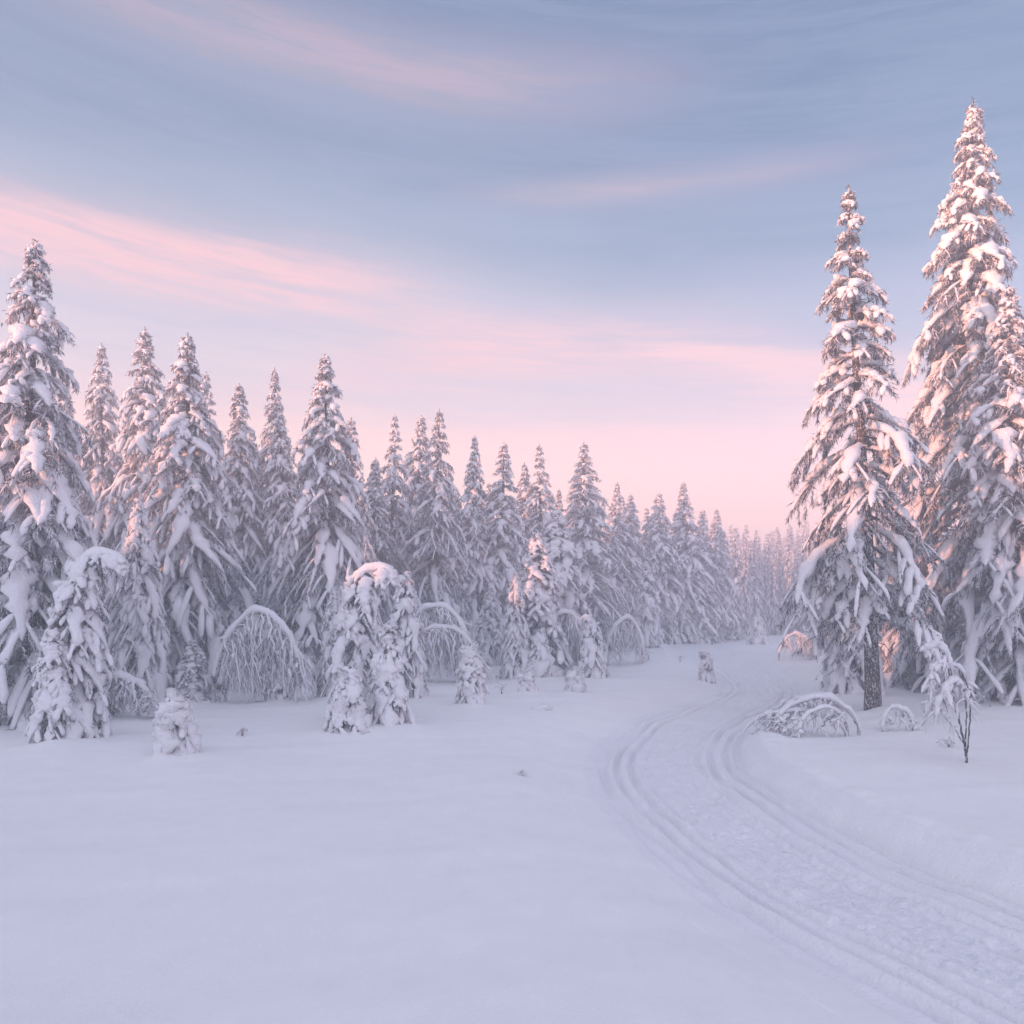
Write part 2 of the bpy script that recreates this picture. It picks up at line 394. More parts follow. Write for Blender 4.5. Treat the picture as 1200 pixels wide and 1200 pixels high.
# ------------------------------------------------------------------ bowed birch saplings
def bowed(seed, span, height, twigs=46, stem_r=0.035, snow_r=0.07, tip=0.25, twist=0.0, depth=0.35, extra=None):
    """a thin birch bent into an arch along +x by the snow, with a curtain of frosted twigs"""
    rng = np.random.default_rng(seed)
    def arch(sp, hh, tp, y0=0.0, y1=0.0, n=26, p=0.85):
        t = np.linspace(0, 1, n)
        a = pi * (t ** p) * (1 - tp * 0.5)
        x = sp * (1 - np.cos(a)) / (1 - math.cos(pi * (1 - tp * 0.5)))
        z = hh * np.sin(a)
        return np.stack([x, y0 + (y1 - y0) * t + 0.03 * np.sin(t * 9 + seed), np.maximum(z, 0.03) + 0.03 * hh * np.sin(t * 8 + seed) * np.sin(pi * t) + 0.012 * np.sin(t * 23 + seed)], -1)
    arches = [(arch(span, height, tip, 0, twist), 1.0)]
    for e in (extra or []):
        arches.append((arch(*e[:3], e[3], e[4]) + np.array([e[5], 0, 0]), 0.75))
    mt, mr, ms = MB(), MB(), MB()
    for A, k in arches:
        n = len(A); t = np.linspace(0, 1, n)
        A0 = A.copy(); A0[0, 2] -= 0.25
        v, f = tubes(A0[None], (stem_r * k * (1 - 0.75 * t) + 0.004)[None], 7); mt.add(v, f)
        rs = snow_r * 1.2 * k * (0.45 + 0.75 * np.sin(pi * t) ** 0.8) * (1 + 0.16 * rng.normal(size=n)); rs[0] = .02; rs[-1] = 0.01
        v, f = tubes(A[None], np.maximum(rs, .008)[None], 8, 1.0, 1.0, 0.5, 0.45, 0.22); ms.add(v, f)
        m = int(twigs * k * 1.25)
        cen = rng.uniform(0.18, 1.0, max(4, m // 5)); tt = np.clip(rng.choice(cen, m) + rng.normal(size=m) * 0.018, 0.15, 0.99)
        B, T = interp(np.repeat(A[None], 1, 0), tt[None]); B = B[0]; T = T[0]
        sd = rng.choice([-1, 1], m) * rng.uniform(0.05, 1.0, m) * depth * k
        fall = np.minimum(B[:, 2] * rng.uniform(0.15, 1.0, m) ** 0.8, height * 0.95)
        tk = np.linspace(0, 1, 7)
        along = rng.uniform(-0.10, 0.24, m) * span
        X = B[:, None, 0] + along[:, None] * tk ** 0.7 + 0.05 * rng.normal(size=(m, 7))
        Y = B[:, None, 1] + sd[:, None] * tk ** 0.6 + 0.02 * rng.normal(size=(m, 7))
        Z = B[:, None, 2] + 0.06 * np.sin(pi * np.minimum(tk * 2.2, 1))[None] - fall[:, None] * tk ** 1.5
        PT = np.stack([X, Y, np.maximum(Z, 0.03)], -1)
        rt = rng.uniform(0.007, 0.020, m)[:, None] * np.array([0.9, 1.1, 1.2, 1.1, 1.0, .8, .2])[None] * (snow_r / 0.07) ** 0.5
        v, f = tubes(PT, rt, 5, 1, 1, 1, 0, 0.3); mr.add(v, f)
        # finer side twigs off the strands
        mm = m * 14
        ii = rng.integers(0, m, mm)
        bt, tg = interp(PT[ii], rng.uniform(0.15, 1, mm)[:, None]); bt = bt[:, 0]; tg = tg[:, 0]
        d = tg * 0.8 + rng.normal(size=(mm, 3)) * 0.45; d[:, 2] -= 0.35
        v, f = blades(rng, bt, d, rng.uniform(.07, .22, mm) * (0.5 + height * .3), rng.uniform(.012, .030, mm)); v[:, 2] = np.maximum(v[:, 2], 0.01)
        mr.add(v, f)
        # snow tufts caught on the strands
        nt_ = m
        ii = rng.integers(0, m, nt_); tq = rng.uniform(0.15, 0.8, nt_)
        q0, tg = interp(PT[ii], tq[:, None]); q0 = q0[:, 0]; tg = tg[:, 0]
        tk5 = np.linspace(-0.5, 0.5, 5)
        ln = rng.uniform(.12, .32, nt_) * (0.5 + 0.3 * height)
        Pq = q0[:, None] + tg[:, None] * (ln[:, None] * tk5)[..., None]
        v, f = tubes(Pq, (rng.uniform(.025, .05, nt_)[:, None]) * np.array([.1, .9, 1, .8, .1])[None], 6, 1, 1, .6, .2, .25)
        v[:, 2] = np.maximum(v[:, 2], 0.0)
        ms.add(v, f)
    return [('trunk', mt.mesh('birch_stem', [M_BIRCH])), ('twigs', mr.mesh('birch_twigs', [M_RIME], True)), ('snow_cover', ms.mesh('birch_snow', [M_SNOW]))]

def shrub(seed, n, w, hh, bend=0.6, snow_r=0.05, stem_r=0.012, twigs=6, lean=(0, 0)):
    """several stems from one root, bent outwards, snow along their upper halves"""
    rng = np.random.default_rng(seed)
    mt, mr, ms = MB(), MB(), MB()
    az = rng.uniform(0, 2 * pi, n); K = 12; t = np.linspace(0, 1, K)
    out = w * rng.uniform(0.35, 1.0, n); top = hh * rng.uniform(0.55, 1.0, n); bd = bend * rng.uniform(0.5, 1.2, n)
    X = np.cos(az)[:, None] * out[:, None] * t ** 1.6 + lean[0] * t ** 2 + 0.012 * rng.normal(size=(n, K))
    Y = np.sin(az)[:, None] * out[:, None] * t ** 1.6 + lean[1] * t ** 2 + 0.012 * rng.normal(size=(n, K))
    Z = top[:, None] * (np.sin(t * pi * 0.5)[None] - bd[:, None] * np.maximum(t - 0.55, 0) ** 1.6 * 2.4)
    P = np.stack([X, Y, np.maximum(Z, 0.02)], -1); P[:, 0] = (0, 0, -0.12)
    v, f = tubes(P, stem_r * rng.uniform(.6, 1.2, n)[:, None] * np.linspace(1, .35, K)[None], 5); mt.add(v, f)
    rs = snow_r * rng.uniform(.6, 1.3, n)[:, None] * (np.clip((t - 0.3) * 3, 0.0, 1) * (1 - 0.25 * t))[None] * (1 + 0.2 * rng.normal(size=(n, K)))
    rs[:, -1] = .008
    v, f = tubes(P[:, 3:], np.maximum(rs, .006)[:, 3:], 7, 1, 1, .6, .35, .25); ms.add(v, f)
    m = n * twigs
    ii = rng.integers(0, n, m)
    b, tg = interp(P[ii], rng.uniform(.3, 1, m)[:, None]); b = b[:, 0]; tg = tg[:, 0]
    d = norm(tg + rng.normal(size=(m, 3)) * .6); ln = rng.uniform(.15, .4, m) * hh * .5
    tk = np.linspace(0, 1, 5)
    PT = b[:, None] + d[:, None] * (ln[:, None] * tk)[..., None]; PT[..., 2] -= ln[:, None] * .5 * tk ** 2; PT[..., 2] = np.maximum(PT[..., 2], .02)
    v, f = tubes(PT, rng.uniform(.006, .015, m)[:, None] * np.array([.8, 1, 1, .8, .2])[None], 4, 1, 1, 1, 0, .2); mr.add(v, f)
    sel = rng.random(m) < 0.55
    v, f = tubes(PT[sel], snow_r * .55 * rng.uniform(.5, 1.2, sel.sum())[:, None] * np.array([.2, .9, 1, .8, .1])[None], 6, 1, 1, .6, .3, .25); ms.add(v, f)
    mm = m * 5
    ii = rng.integers(0, m, mm); b, tg = interp(PT[ii], rng.uniform(.1, 1, mm)[:, None]); b = b[:, 0]; tg = tg[:, 0]
    v, f = blades(rng, b, tg + rng.normal(size=(mm, 3)) * .6, rng.uniform(.04, .12, mm) * (.6 + .3 * hh), rng.uniform(.008, .018, mm)); v[:, 2] = np.maximum(v[:, 2], .01)
    mr.add(v, f)
    return [('stem', mt.mesh('shrub_stem', [M_BARK])), ('twigs', mr.mesh('shrub_twigs', [M_RIME], True)), ('snow_cover', ms.mesh('shrub_snow', [M_SNOW]))]

# ------------------------------------------------------------------ placing
def put(name, meshes, px, py, rz, sc, label, cat, group, dz=0.0, mound=None):
    x, y = at(px, py)
    if mound: MOUNDS.append((x, y, mound[0], mound[1]))
    r = thing(name, meshes, (x, y, 0), rz, sc, label, cat, group, name in ('spruce_tree', 'young_spruce') and sc[2] != 1)
    LATER.append((r, dz))
    return r
LATER = []

# ---- unique big spruces nearest the camera
def hero(seed, px, top, py, hw, label, group, rz=0, lean_px=0, **kw):
    x, D = at(px, py)
    h = (py - top) / F * D; R = hw / F * D
    m = spruce(seed, h, R, lean=(lean_px / F * D, 0), **kw)
    return put('spruce_tree', m, px, py, rz, (1, 1, 1), label, 'spruce tree', group, mound=(1.6, 0.10))

GL = 'spruces on the left side of the clearing'
GR = 'spruces on the right side of the trail'
hero(101, 1021, 220, 834, 108, 'tall spruce with a dark bare lower trunk beside the trail, its tip blushed pink', GR, lean_px=-24, cb=0.215, whorl=0.50, per=5, pw=0.72, rcap=0.95, wide=1.15,
     a0=(20, -14), a1=(-18, -62), snow=1.12, nside=5, seg=8, K=8, need=1.9, blade=0.75, trunk_r=0.17, shed=0.2, bare=26, frosty=False, sidesnow=0.34, sider=0.42)
hero(102, 1140, 118, 812, 98, 'towering snow-plastered spruce just right of the bare-trunked spruce, its tip the highest in the scene', GR, cb=0.10, whorl=0.48, per=6, pw=0.62, rcap=1.05, wide=1.2,
     a0=(10, -22), a1=(-30, -66), snow=1.25, nside=5, seg=8, K=8, need=1.8, blade=0.8, trunk_r=0.2, shed=0.15, bare=14, frosty=False, sidesnow=0.36, sider=0.42)
hero(103, 38, 290, 848, 108, 'large near spruce at the left edge with long snow-covered boughs and no sunlight low down', GL, cb=0.06, whorl=0.46, per=6, pw=0.62,
     a0=(8, -26), a1=(-30, -66), snow=1.1, nside=5, seg=8, K=8, need=1.6, blade=0.85, sidesnow=0.4, sider=0.45, trunk_r=0.2)
hero(104, 218, 395, 808, 92, 'broad spruce with a thick trunk foot in full view left of the largest birch arch', GL, cb=0.08, whorl=0.42, per=6, pw=0.68,
     a0=(14, -30), a1=(-26, -72), snow=1.08, nside=5, seg=8, K=8, need=1.6, blade=0.85, sidesnow=0.4, sider=0.45, trunk_r=0.2)
hero(105, 381, 424, 803, 88, 'broad pointed spruce with open upper tiers directly behind the largest birch arch', GL, cb=0.09, whorl=0.44, per=6, pw=0.70,
     a0=(18, -28), a1=(-20, -72), snow=1.05, nside=5, seg=8, K=8, need=1.6, blade=0.85, sidesnow=0.4, sider=0.45, trunk_r=0.17)
hero(106, 172, 382, 792, 76, 'tall spruce just left of the thick-footed spruce, its many-pronged tip a little higher', GL, cb=0.06, whorl=0.42, per=6, pw=0.66,
     a0=(16, -28), a1=(-22, -70), snow=1.05, nside=4, seg=7, K=7, need=1.4, trunk_r=0.17)

# ---- shared shapes for the rest
MIDS = [spruce(200 + i, 12.0, 1.9, cb=(0.05, 0.04, 0.09, 0.12, 0.05, 0.03)[i], whorl=(0.42, 0.5, 0.4, 0.46, 0.38, 0.44)[i], per=(6, 5, 6, 6, 6, 5)[i], pw=p, a0=(14, -30), a1=(-24, -72), snow=s, nside=4, seg=6, K=6, need=1.15, blade=1.05, trunk_r=0.16,
               shed=(0.1, 0.3, 0.15, 0.4, 0.12, 0.2)[i], lean=((0.25, 0), (0, 0.1), (-0.3, 0.1), (0.1, 0), (0.35, 0.2), (-0.1, 0))[i])
        for i, (p, s) in enumerate(((0.66, 1.0), (0.78, 1.1), (0.58, 1.05), (0.70, 0.9), (0.85, 1.0), (0.64, 1.15)))]
FARS = [spruce(300 + i, 12.0, 1.6, cb=0.03, whorl=0.55, per=5, pw=p, a0=(14, -30), a1=(-20, -70), snow=1.1, nside=3, seg=5, K=5, need=0.55, blade=1.8, trunk_r=0.15)
        for i, p in enumerate((0.6, 0.72, 0.66))]
WEEP = [spruce(400 + i, 6.0, 1.0, cb=0.05, whorl=0.30, per=6, pw=0.5, a0=(-8, -48), a1=(-62, -82), snow=1.25, nside=4, seg=7, K=6, need=1.2, blade=0.9, trunk_r=0.08, shed=0.05)
        for i in range(3)]
rr = random.Random(11)
def mid(px, top, py, hw, label, group=GL, v=None, lib=MIDS, hnom=12.0, rnom=1.9, name='spruce_tree', cat='spruce tree', md=(1.3, 0.08)):
    x, D = at(px, py); h = (py - top) / F * D; R = hw / F * D
    m = lib[rr.randrange(len(lib)) if v is None else v]
    return put(name, m, px, py, rr.uniform(0, 6.28), (R / rnom * 1.06, R / rnom * 1.06, h / hnom), label, cat, group, mound=md)

MIDLIST = [
 (130, 403, 786, 50, 'slim spruce with a thin pale pink tip between the left-edge spruce and the many-pronged spruce'),
 (246, 440, 783, 50, 'spruce half hidden close behind the right shoulder of the thick-footed spruce'),
 (285, 449, 786, 48, 'spruce with a lone sharp tip midway between the thick-footed spruce and the slim rosy spruce'),
 (320, 431, 782, 46, 'slim rosy spruce, the tallest tip between the thick-footed spruce and the open-tiered spruce'),
 (342, 461, 786, 46, 'shorter pink-tipped spruce close between the slim rosy spruce and the open-tiered spruce'),
 (412, 493, 787, 48, 'spruce leaning out behind the right flank of the open-tiered spruce'),
 (436, 545, 780, 40, 'short spruce filling the gap right of the open-tiered spruce, well below its neighbours'),
 (459, 487, 777, 44, 'left one of the twin-tipped pair of rosy spruces near the middle of the tree line'),
 (476, 485, 773, 42, 'right one of the twin-tipped pair of rosy spruces near the middle of the tree line'),
 (506, 482, 779, 50, 'dark-flanked spruce just right of the twin-tipped pair, with a very sharp tip'),
 (552, 512, 771, 44, 'slender spruce standing apart right of the dark-flanked sharp-tipped spruce'),
 (588, 522, 770, 44, 'spruce with a bushy tip between the slender lone spruce and the pale front spruce'),
 (611, 543, 763, 34, 'small-tipped spruce peeping out behind the bushy-tipped spruce'),
 (635, 521, 766, 46, 'spruce with a glowing pink flank right above the pale front spruce'),
 (677, 527, 760, 40, 'pale rosy spruce pressed against the left flank of the broad misty spruce'),
 (690, 520, 764, 54, 'broad misty spruce, tallest of those behind the two farther birch arches'),
 (712, 566, 757, 34, 'spruce showing just its narrow tip right of the broad misty spruce'),
 (726, 583, 756, 32, 'faint spruce second to the right of the broad misty spruce'),
 (741, 580, 755, 32, 'faint forked-looking spruce above the low round-topped spruce by the mist'),
 (758, 598, 754, 28, 'short faint spruce tip left of the slim misty spruce'),
 (774, 581, 754, 34, 'slim misty spruce left of the last broad spruce of the tree line'),
 (792, 600, 752, 28, 'faint spruce tip tucked against the left of the last broad spruce'),
 (807, 566, 753, 44, 'last broad spruce of the left tree line, tallest before the misty gap'),
 (823, 597, 751, 30, 'faint spruce tucked against the right of the last broad spruce'),
 (845, 598, 750, 27, 'narrow spruce at the very end of the left tree line beside the misty gap'),
]
for i, (px, top, py, hw, lb) in enumerate(MIDLIST):
    mid(px, top, py, hw, lb, v=i % 6)
# second row, lower and farther, that closes the wall of trees
BACK = [(95, 455, 779), (110, 520, 784), (200, 470, 778), (268, 505, 779), (300, 510, 776), (363, 505, 775), (398, 520, 774), (445, 540, 768), (492, 545, 766),
        (528, 560, 765), (540, 590, 767), (568, 565, 762), (600, 580, 760), (622, 570, 757), (652, 575, 757), (664, 560, 755), (702, 590, 754), (720, 610, 752),
        (750, 615, 751), (768, 612, 750), (784, 618, 749), (800, 605, 749), (832, 612, 748), (838, 618, 750)]
for i, (px, top, py) in enumerate(BACK):
    mid(px, top, py, 40 if px < 500 else 32, 'shaded snow-laden spruce filling the gaps in the second row of the left tree line', 'second row of spruces in the left tree line', v=(i + 2) % 6)

for px, top, py, v in ((-95, 380, 806, 0), (-70, 440, 788, 2), (-150, 400, 800, 3), (-15, 430, 790, 1)):
    mid(px, top, py, 62, 'snow-laden spruce behind the left-edge spruce, out past the side of the view', GL, v=v)
# trees beyond the picture's edges and right of the tall pair
mid(-30, 330, 826, 90, 'snow-laden spruce outermost on the left, cut by the edge of the view', GL, v=1)
mid(1200, 330, 822, 80, 'snow-laden spruce outermost on the right, cut by the edge of the view', GR, v=2)
mid(1075, 560, 795, 42, 'lower shaded spruce in the gap between the two tallest right-hand spruces', GR, v=0)
mid(1105, 610, 790, 46, 'drooping shaded spruce under the towering snow-plastered spruce', GR, v=3)
mid(1045, 640, 790, 34, 'small drooping spruce seen behind the bare trunk to its right', GR, v=1)
mid(965, 600, 772, 34, 'misty spruce glimpsed behind the left boughs of the bare-trunked spruce', GR, v=2)
mid(1160, 560, 800, 46, 'short thick spruce behind the foot of the towering spruce', GR, v=0)

# the far wall of forest
GF = 'far spruces in the mist at the end of the clearing'
fr = random.Random(5)
for i in range(120):
    row = i % 4
    py = (744.5, 742.0, 739.5, 737.5)[row] + fr.uniform(-0.7, 0.7)
    if i < 84: px = 846 + (i // 4) * 5.6 + fr.uniform(-3, 3)
    else: px = 962 + (i - 84) // 4 * 26 + fr.uniform(-9, 9)
    top = 634 - row * 4 - 22 * fr.random() ** 2 + 18 * fr.random()
    x, D = at(px, py); h = (py - top) / F * D; w = h * fr.uniform(0.09, 0.17)
    put('spruce_tree', FARS[fr.randrange(3)], px, py, fr.uniform(0, 6.28), (w / 1.6, w / 1.6, h / 12), 'slender frosted spruce in the far wall of forest closing the clearing', 'spruce tree', GF)
# far forest continues behind the left tree line
for i in range(70):
    px = 60 + i * 11.4 + fr.uniform(-5, 5); py = 745 + fr.uniform(-4, 4) + max(0, (480 - px)) * 0.02
    top = 640 - max(0, 700 - px) * 0.16 + fr.uniform(-14, 18)
    x, D = at(px, py); h = (py - top) / F * D; w = h * fr.uniform(0.10, 0.14)
    put('spruce_tree', FARS[fr.randrange(3)], px, py, fr.uniform(0, 6.28), (w / 1.6, w / 1.6, h / 12), 'dim spruce in the deep forest behind the left tree line', 'spruce tree', 'deep forest behind the left tree line')

# ---- weeping young spruces in front of the tree line
GY = 'young spruces bowed under snow in front of the tree line'
def weep(px, top, py, hw, label, v): return mid(px, top, py, hw, label, GY, v, WEEP, 6.0, 1.0, 'young_spruce', 'young spruce', (0.7, 0.06))
weep(168, 588, 822, 33, 'thin weeping young spruce with a short bare foot in front of the many-pronged spruce', 0)
weep(226, 752, 822, 24, 'low pointed young spruce against the left foot of the largest birch arch', 1)
weep(628, 626, 794, 40, 'pale front spruce with hanging boughs above the middle birch arch', 2)
weep(655, 598, 786, 42, 'pale young spruce right behind the pale front spruce', 1)
weep(605, 672, 796, 20, 'narrow drooping young spruce at the left foot of the pale front spruce', 0)
weep(758, 658, 760, 20, 'low round-topped young spruce at the edge of the mist', 2)
weep(480, 672, 790, 22, 'round-headed young spruce behind the snow-burdened clump', 1)
weep(997, 632, 814, 34, 'young spruce with heavy white pads close to the left of the dark bare trunk', 0)
weep(1068, 690, 806, 22, 'thin weeping young spruce behind and right of the dark bare trunk', 1)
weep(1130, 668, 800, 36, 'thick young spruce with broad snow pads at the right edge behind the tufted sapling', 2)
weep(390, 690, 818, 20, 'slim drooping young spruce between the largest birch arch and the snow-burdened clump', 2)
weep(300, 690, 800, 22, 'slim drooping young spruce seen through the largest birch arch', 0)
weep(520, 640, 778, 26, 'pale drooping young spruce behind the second birch arch', 1)
weep(574, 690, 780, 20, 'small pale drooping young spruce in the hollow right of the second birch arch', 2)

# ---- stout snow-burdened little spruces, each a shape of its own
GS = 'little spruces buried in snow on the open clearing'
def stout(seed, px, top, py, hw, label, rz=0, hook=None, pw=0.42, snow=1.5, name='young_spruce', need=1.4, lean_px=0):
    x, D = at(px, py); h = (py - top) / F * D; R = hw / F * D
    m = spruce(seed, h if not hook else h * 1.17, R, cb=0.05, whorl=max(0.16, h * 0.105), per=6, pw=pw, a0=(-20, -45), a1=(-66, -80), snow=snow * 0.88, nside=3, seg=9, K=7, sidesnow=0.7, topz=0.96, frosty=False, wide=1.3,
               need=need, blade=0.75, trunk_r=0.02 + 0.012 * h, hook=hook, shed=0.06, lean=(lean_px / F * D, 0))
    return put(name, m, px, py, rz, (1, 1, 1), label, 'young spruce', GS, mound=(R * 1.5, 0.05))
stout(501, 82, 652, 872, 42, 'big hook-topped little spruce bent over to the right near the left edge', hook=(1, 0, 0.70, 0.80), snow=1.45, lean_px=8)
stout(502, 62, 745, 878, 26, 'low snow-burdened spruce at the foot of the hook-topped spruce by the left edge', snow=1.45)
stout(503, 206, 818, 889, 22, 'lone waist-high spruce caked in snow nearest the camera at left', snow=1.9, pw=0.36, need=0.8)
stout(504, 418, 668, 850, 30, 'tallest of the snow-burdened clump, its top hooked over to the right', hook=(1, 0.1, 0.72, 0.92), snow=1.6, pw=0.38)
stout(505, 409, 792, 864, 29, 'low front spruce of the snow-burdened clump, at its left', snow=1.5, pw=0.36)
stout(506, 455, 738, 857, 27, 'right-hand dark-flecked spruce of the snow-burdened clump', snow=1.45, pw=0.42)
stout(507, 473, 674, 824, 26, 'slender spruce standing behind the right side of the snow-burdened clump', snow=1.5, pw=0.4)
stout(508, 551, 764, 833, 18, 'small lone spruce below the drooping tip of the second birch arch', snow=1.7, pw=0.36)
stout(509, 619, 790, 817, 11, 'tiny snow-capped spruce in front of the middle birch arch', snow=1.8, pw=0.4)
stout(510, 694, 730, 797, 17, 'dark-footed little spruce between the middle and the farthest birch arches', snow=1.6, pw=0.42, hook=(-1, 0, 0.82, 0.7))
stout(511, 634, 744, 796, 16, 'little spruce leaning at the left foot of the middle birch arch', snow=1.5, pw=0.42)
stout(512, 674, 790, 817, 12, 'tiny half-buried spruce in front of the dark-footed little spruce', snow=1.9, pw=0.4)
stout(513, 828, 762, 796, 11, 'small frosted spruce alone on the open snow left of the far bend of the trail', snow=1.3, pw=0.5, hook=(-1, 0, 0.75, 0.6))
stout(514, 330, 790, 822, 12, 'tiny spruce under the right end of the largest birch arch', snow=1.7, pw=0.4)
stout(515, 887, 722, 757, 13, 'round frosted little spruce in front of the far wall of forest', snow=1.5, pw=0.4)

# ---- bowed birches
GB = 'birch saplings bent into arches by snow'
def birch(seed, x0, x1, top, py, label, **kw):
    a, D = at(x0, py); span = abs(x1 - x0) / F * D; h = (py - top) / F * D
    m = bowed(seed, span, h, **kw)
    return put('bowed_birch', m, x0, py, 0 if x1 > x0 else pi, (1, 1, 1), label, 'bent birch', GB)
birch(601, 250, 356, 721, 824, 'largest birch arch, a full half circle over hanging frosted twigs', twigs=90, snow_r=0.085, stem_r=0.05, tip=0.08, depth=0.5, extra=[(2.2, 1.75, 0.2, 0, .5, 0.15)])
birch(602, 264, 316, 772, 822, 'small birch arch curving inside the foot of the largest birch arch', twigs=60, snow_r=0.06, tip=0.1, depth=0.35)
birch(603, 108, 176, 801, 846, 'low wide birch arch right of the hook-topped spruce by the left edge', twigs=54, snow_r=0.07, tip=0.05, depth=0.4, extra=[(1.1, 0.75, 0.1, 0, .3, 0.1)])
birch(604, 470, 549, 710, 800, 'second birch arch, dense as a curtain, its snowy tip above the small lone spruce', twigs=110, snow_r=0.10, stem_r=0.045, tip=0.2, depth=0.5, extra=[(2.6, 1.9, 0.15, 0, -.6, 0.1), (1.6, 2.0, 0.1, .1, .5, 0.2)])
birch(605, 632, 688, 721, 794, 'middle birch arch, narrow and round, right of the pale front spruce', twigs=90, snow_r=0.095, stem_r=0.04, tip=0.05, depth=0.5, extra=[(1.4, 1.6, 0.2, 0, .5, 0.1)])
birch(606, 712, 754, 729, 784, 'farthest birch arch, a small pale hoop at the edge of the mist', twigs=70, snow_r=0.095, tip=0.05, depth=0.5)
birch(607, 912, 952, 752, 782, 'low frosted birch arch half hidden behind the left boughs of the bare-trunked spruce', twigs=60, snow_r=0.07, tip=0.02, depth=0.5)
birch(608, 1008, 906, 816, 860, 'wide low birch arch sprawling over the snow in front of the bare-trunked spruce', twigs=22, snow_r=0.052, tip=0.02, depth=0.5, extra=[(1.45, 0.75, 0.02, 0, -.5, 0.2), (1.2, 0.6, 0.05, 0, .55, 0.25), (2.0, 0.5, 0.02, .1, -.2, 0.3)])
birch(609, 1034, 1070, 825, 854, 'small birch hoop just right of the foot of the dark bare trunk', twigs=16, snow_r=0.055, stem_r=0.014, tip=0.02, depth=0.2)

# ---- sapling, shrubs, tufts
def sapling(seed, lines, u):
    """stems given as (x, z) corner points in units of u metres, snow piled along their bowed ends"""
    rng = np.random.default_rng(seed)
    mt, mr, ms = MB(), MB(), MB()
    for pts, d0, d1, rad, s0, sr in lines:
        c = catmull(np.array(pts, float), 6) * u; n = len(c); t = np.linspace(0, 1, n)
        P = np.stack([c[:, 0], d0 + (d1 - d0) * t + .006 * rng.normal(size=n), c[:, 1]], -1) + .005 * rng.normal(size=(n, 3))
        v, f = tubes(P[None], (rad * (1 - .65 * t))[None], 6, 1, 1, 1, 0, .15); mt.add(v, f)
        k = t >= s0
        Ps = P[k]; m = len(Ps); r = sr * (0.35 + 0.65 * np.sin(np.linspace(0.15, 2.6, m))) * (1 + .2 * rng.normal(size=m)); r[0] = .006; r[-1] = .008
        v, f = tubes(Ps[None], np.maximum(r, .006)[None], 8, 1.1, 1, .55, .4, .28); ms.add(v, f)
        q = int(10 * (1 - s0) * len(pts))
        B, T = interp(np.repeat(P[None], 1, 0), rng.uniform(max(.2, s0 - .2), 1, q)[None]); B, T = B[0], T[0]
        dd = T * .5 + rng.normal(size=(q, 3)) * .55; dd[:, 2] -= .5; dd = norm(dd); ln = rng.uniform(.08, .26, q)
        tk = np.linspace(0, 1, 5)
        PT = B[:, None] + dd[:, None] * (ln[:, None] * tk)[..., None]; PT[..., 2] -= ln[:, None] * .4 * tk ** 2
        v, f = tubes(PT, rng.uniform(.006, .013, q)[:, None] * np.array([.8, 1, 1.1, .9, .2])[None], 5, 1, 1, 1, 0, .2); mr.add(v, f)
        sel = rng.random(q) < .5
        v, f = tubes(PT[sel], sr * .75 * rng.uniform(.5, 1.1, sel.sum())[:, None] * np.array([.2, .9, 1, .85, .1])[None], 7, 1, 1, .6, .3, .28); ms.add(v, f)
        mm = q * 8; ii = rng.integers(0, q, mm); bb, tt = interp(PT[ii], rng.uniform(.1, 1, mm)[:, None])
        v, f = blades(rng, bb[:, 0], tt[:, 0] + rng.normal(size=(mm, 3)) * .6, rng.uniform(.03, .10, mm), rng.uniform(.006, .014, mm)); mr.add(v, f)
    return [('stem', mt.mesh('sapling_stem', [M_BARK])), ('twigs', mr.mesh('sapling_twigs', [M_RIME], True)), ('snow_cover', ms.mesh('sapling_snow', [M_SNOW]))]
SAP = [([(0, -8), (-3, 22), (-8, 45), (-14, 72), (-17, 98), (-22, 122), (-33, 138), (-50, 134)], 0, .05, .020, .62, .075),
       ([(-17, 98), (-25, 116), (-37, 118), (-44, 106), (-45, 92)], .04, -.1, .010, .2, .06),
       ([(-4, 24), (-18, 44), (-30, 56), (-38, 66)], 0, -.12, .009, .5, .03),
       ([(-3, 22), (-3, 58), (-7, 86), (-20, 99), (-35, 84), (-44, 58)], 0, -.2, .014, .42, .055),
       ([(0, -8), (5, 36), (7, 76), (0, 106), (-12, 114), (-28, 98), (-34, 78)], .05, .25, .015, .45, .06),
       ([(-8, 45), (-12, 72), (-24, 88), (-36, 72), (-42, 46)], 0, .2, .010, .35, .05)]
x, D = at(1133, 892)
put('birch_sapling', sapling(701, SAP, D / F), 1134, 892, 0, (1, 1, 1), 'thin dark-stemmed sapling with drooping white snow tufts at the right edge', 'sapling', None)
GT = 'dry twigs poking through the snow'
for (sd, px, py, n, w, hh, lb) in (
    (711, 284, 866, 5, 0.16, 0.26, 'short snowy twig tuft right of the lone waist-high spruce'),
    (712, 760, 782, 8, 0.45, 0.55, 'snowy twig clump just right of the farthest birch arch'),
    (713, 588, 816, 5, 0.22, 0.42, 'faint snowy twig tuft left of the tiny snow-capped spruce'),
    (714, 612, 908, 4, 0.16, 0.10, 'bare twig tips barely above the snow on the empty left foreground'),
    (715, 928, 838, 3, 0.16, 0.42, 'bare twig sticking out left of the wide low birch arch'),
    (716, 797, 783, 4, 0.2, 0.35, 'little twig tuft left of the lone frosted spruce near the far bend'),
    (717, 1085, 842, 6, 0.3, 0.5, 'twig clump between the small birch hoop and the dark-stemmed sapling'),
    (718, 1112, 872, 5, 0.22, 0.22, 'low twig tuft left of the foot of the dark-stemmed sapling')):
    put('dry_twigs', shrub(sd, n, w, hh, bend=0.35, snow_r=0.022, stem_r=0.007, twigs=3), px, py, 0, (1, 1, 1), lb, 'twigs', GT)

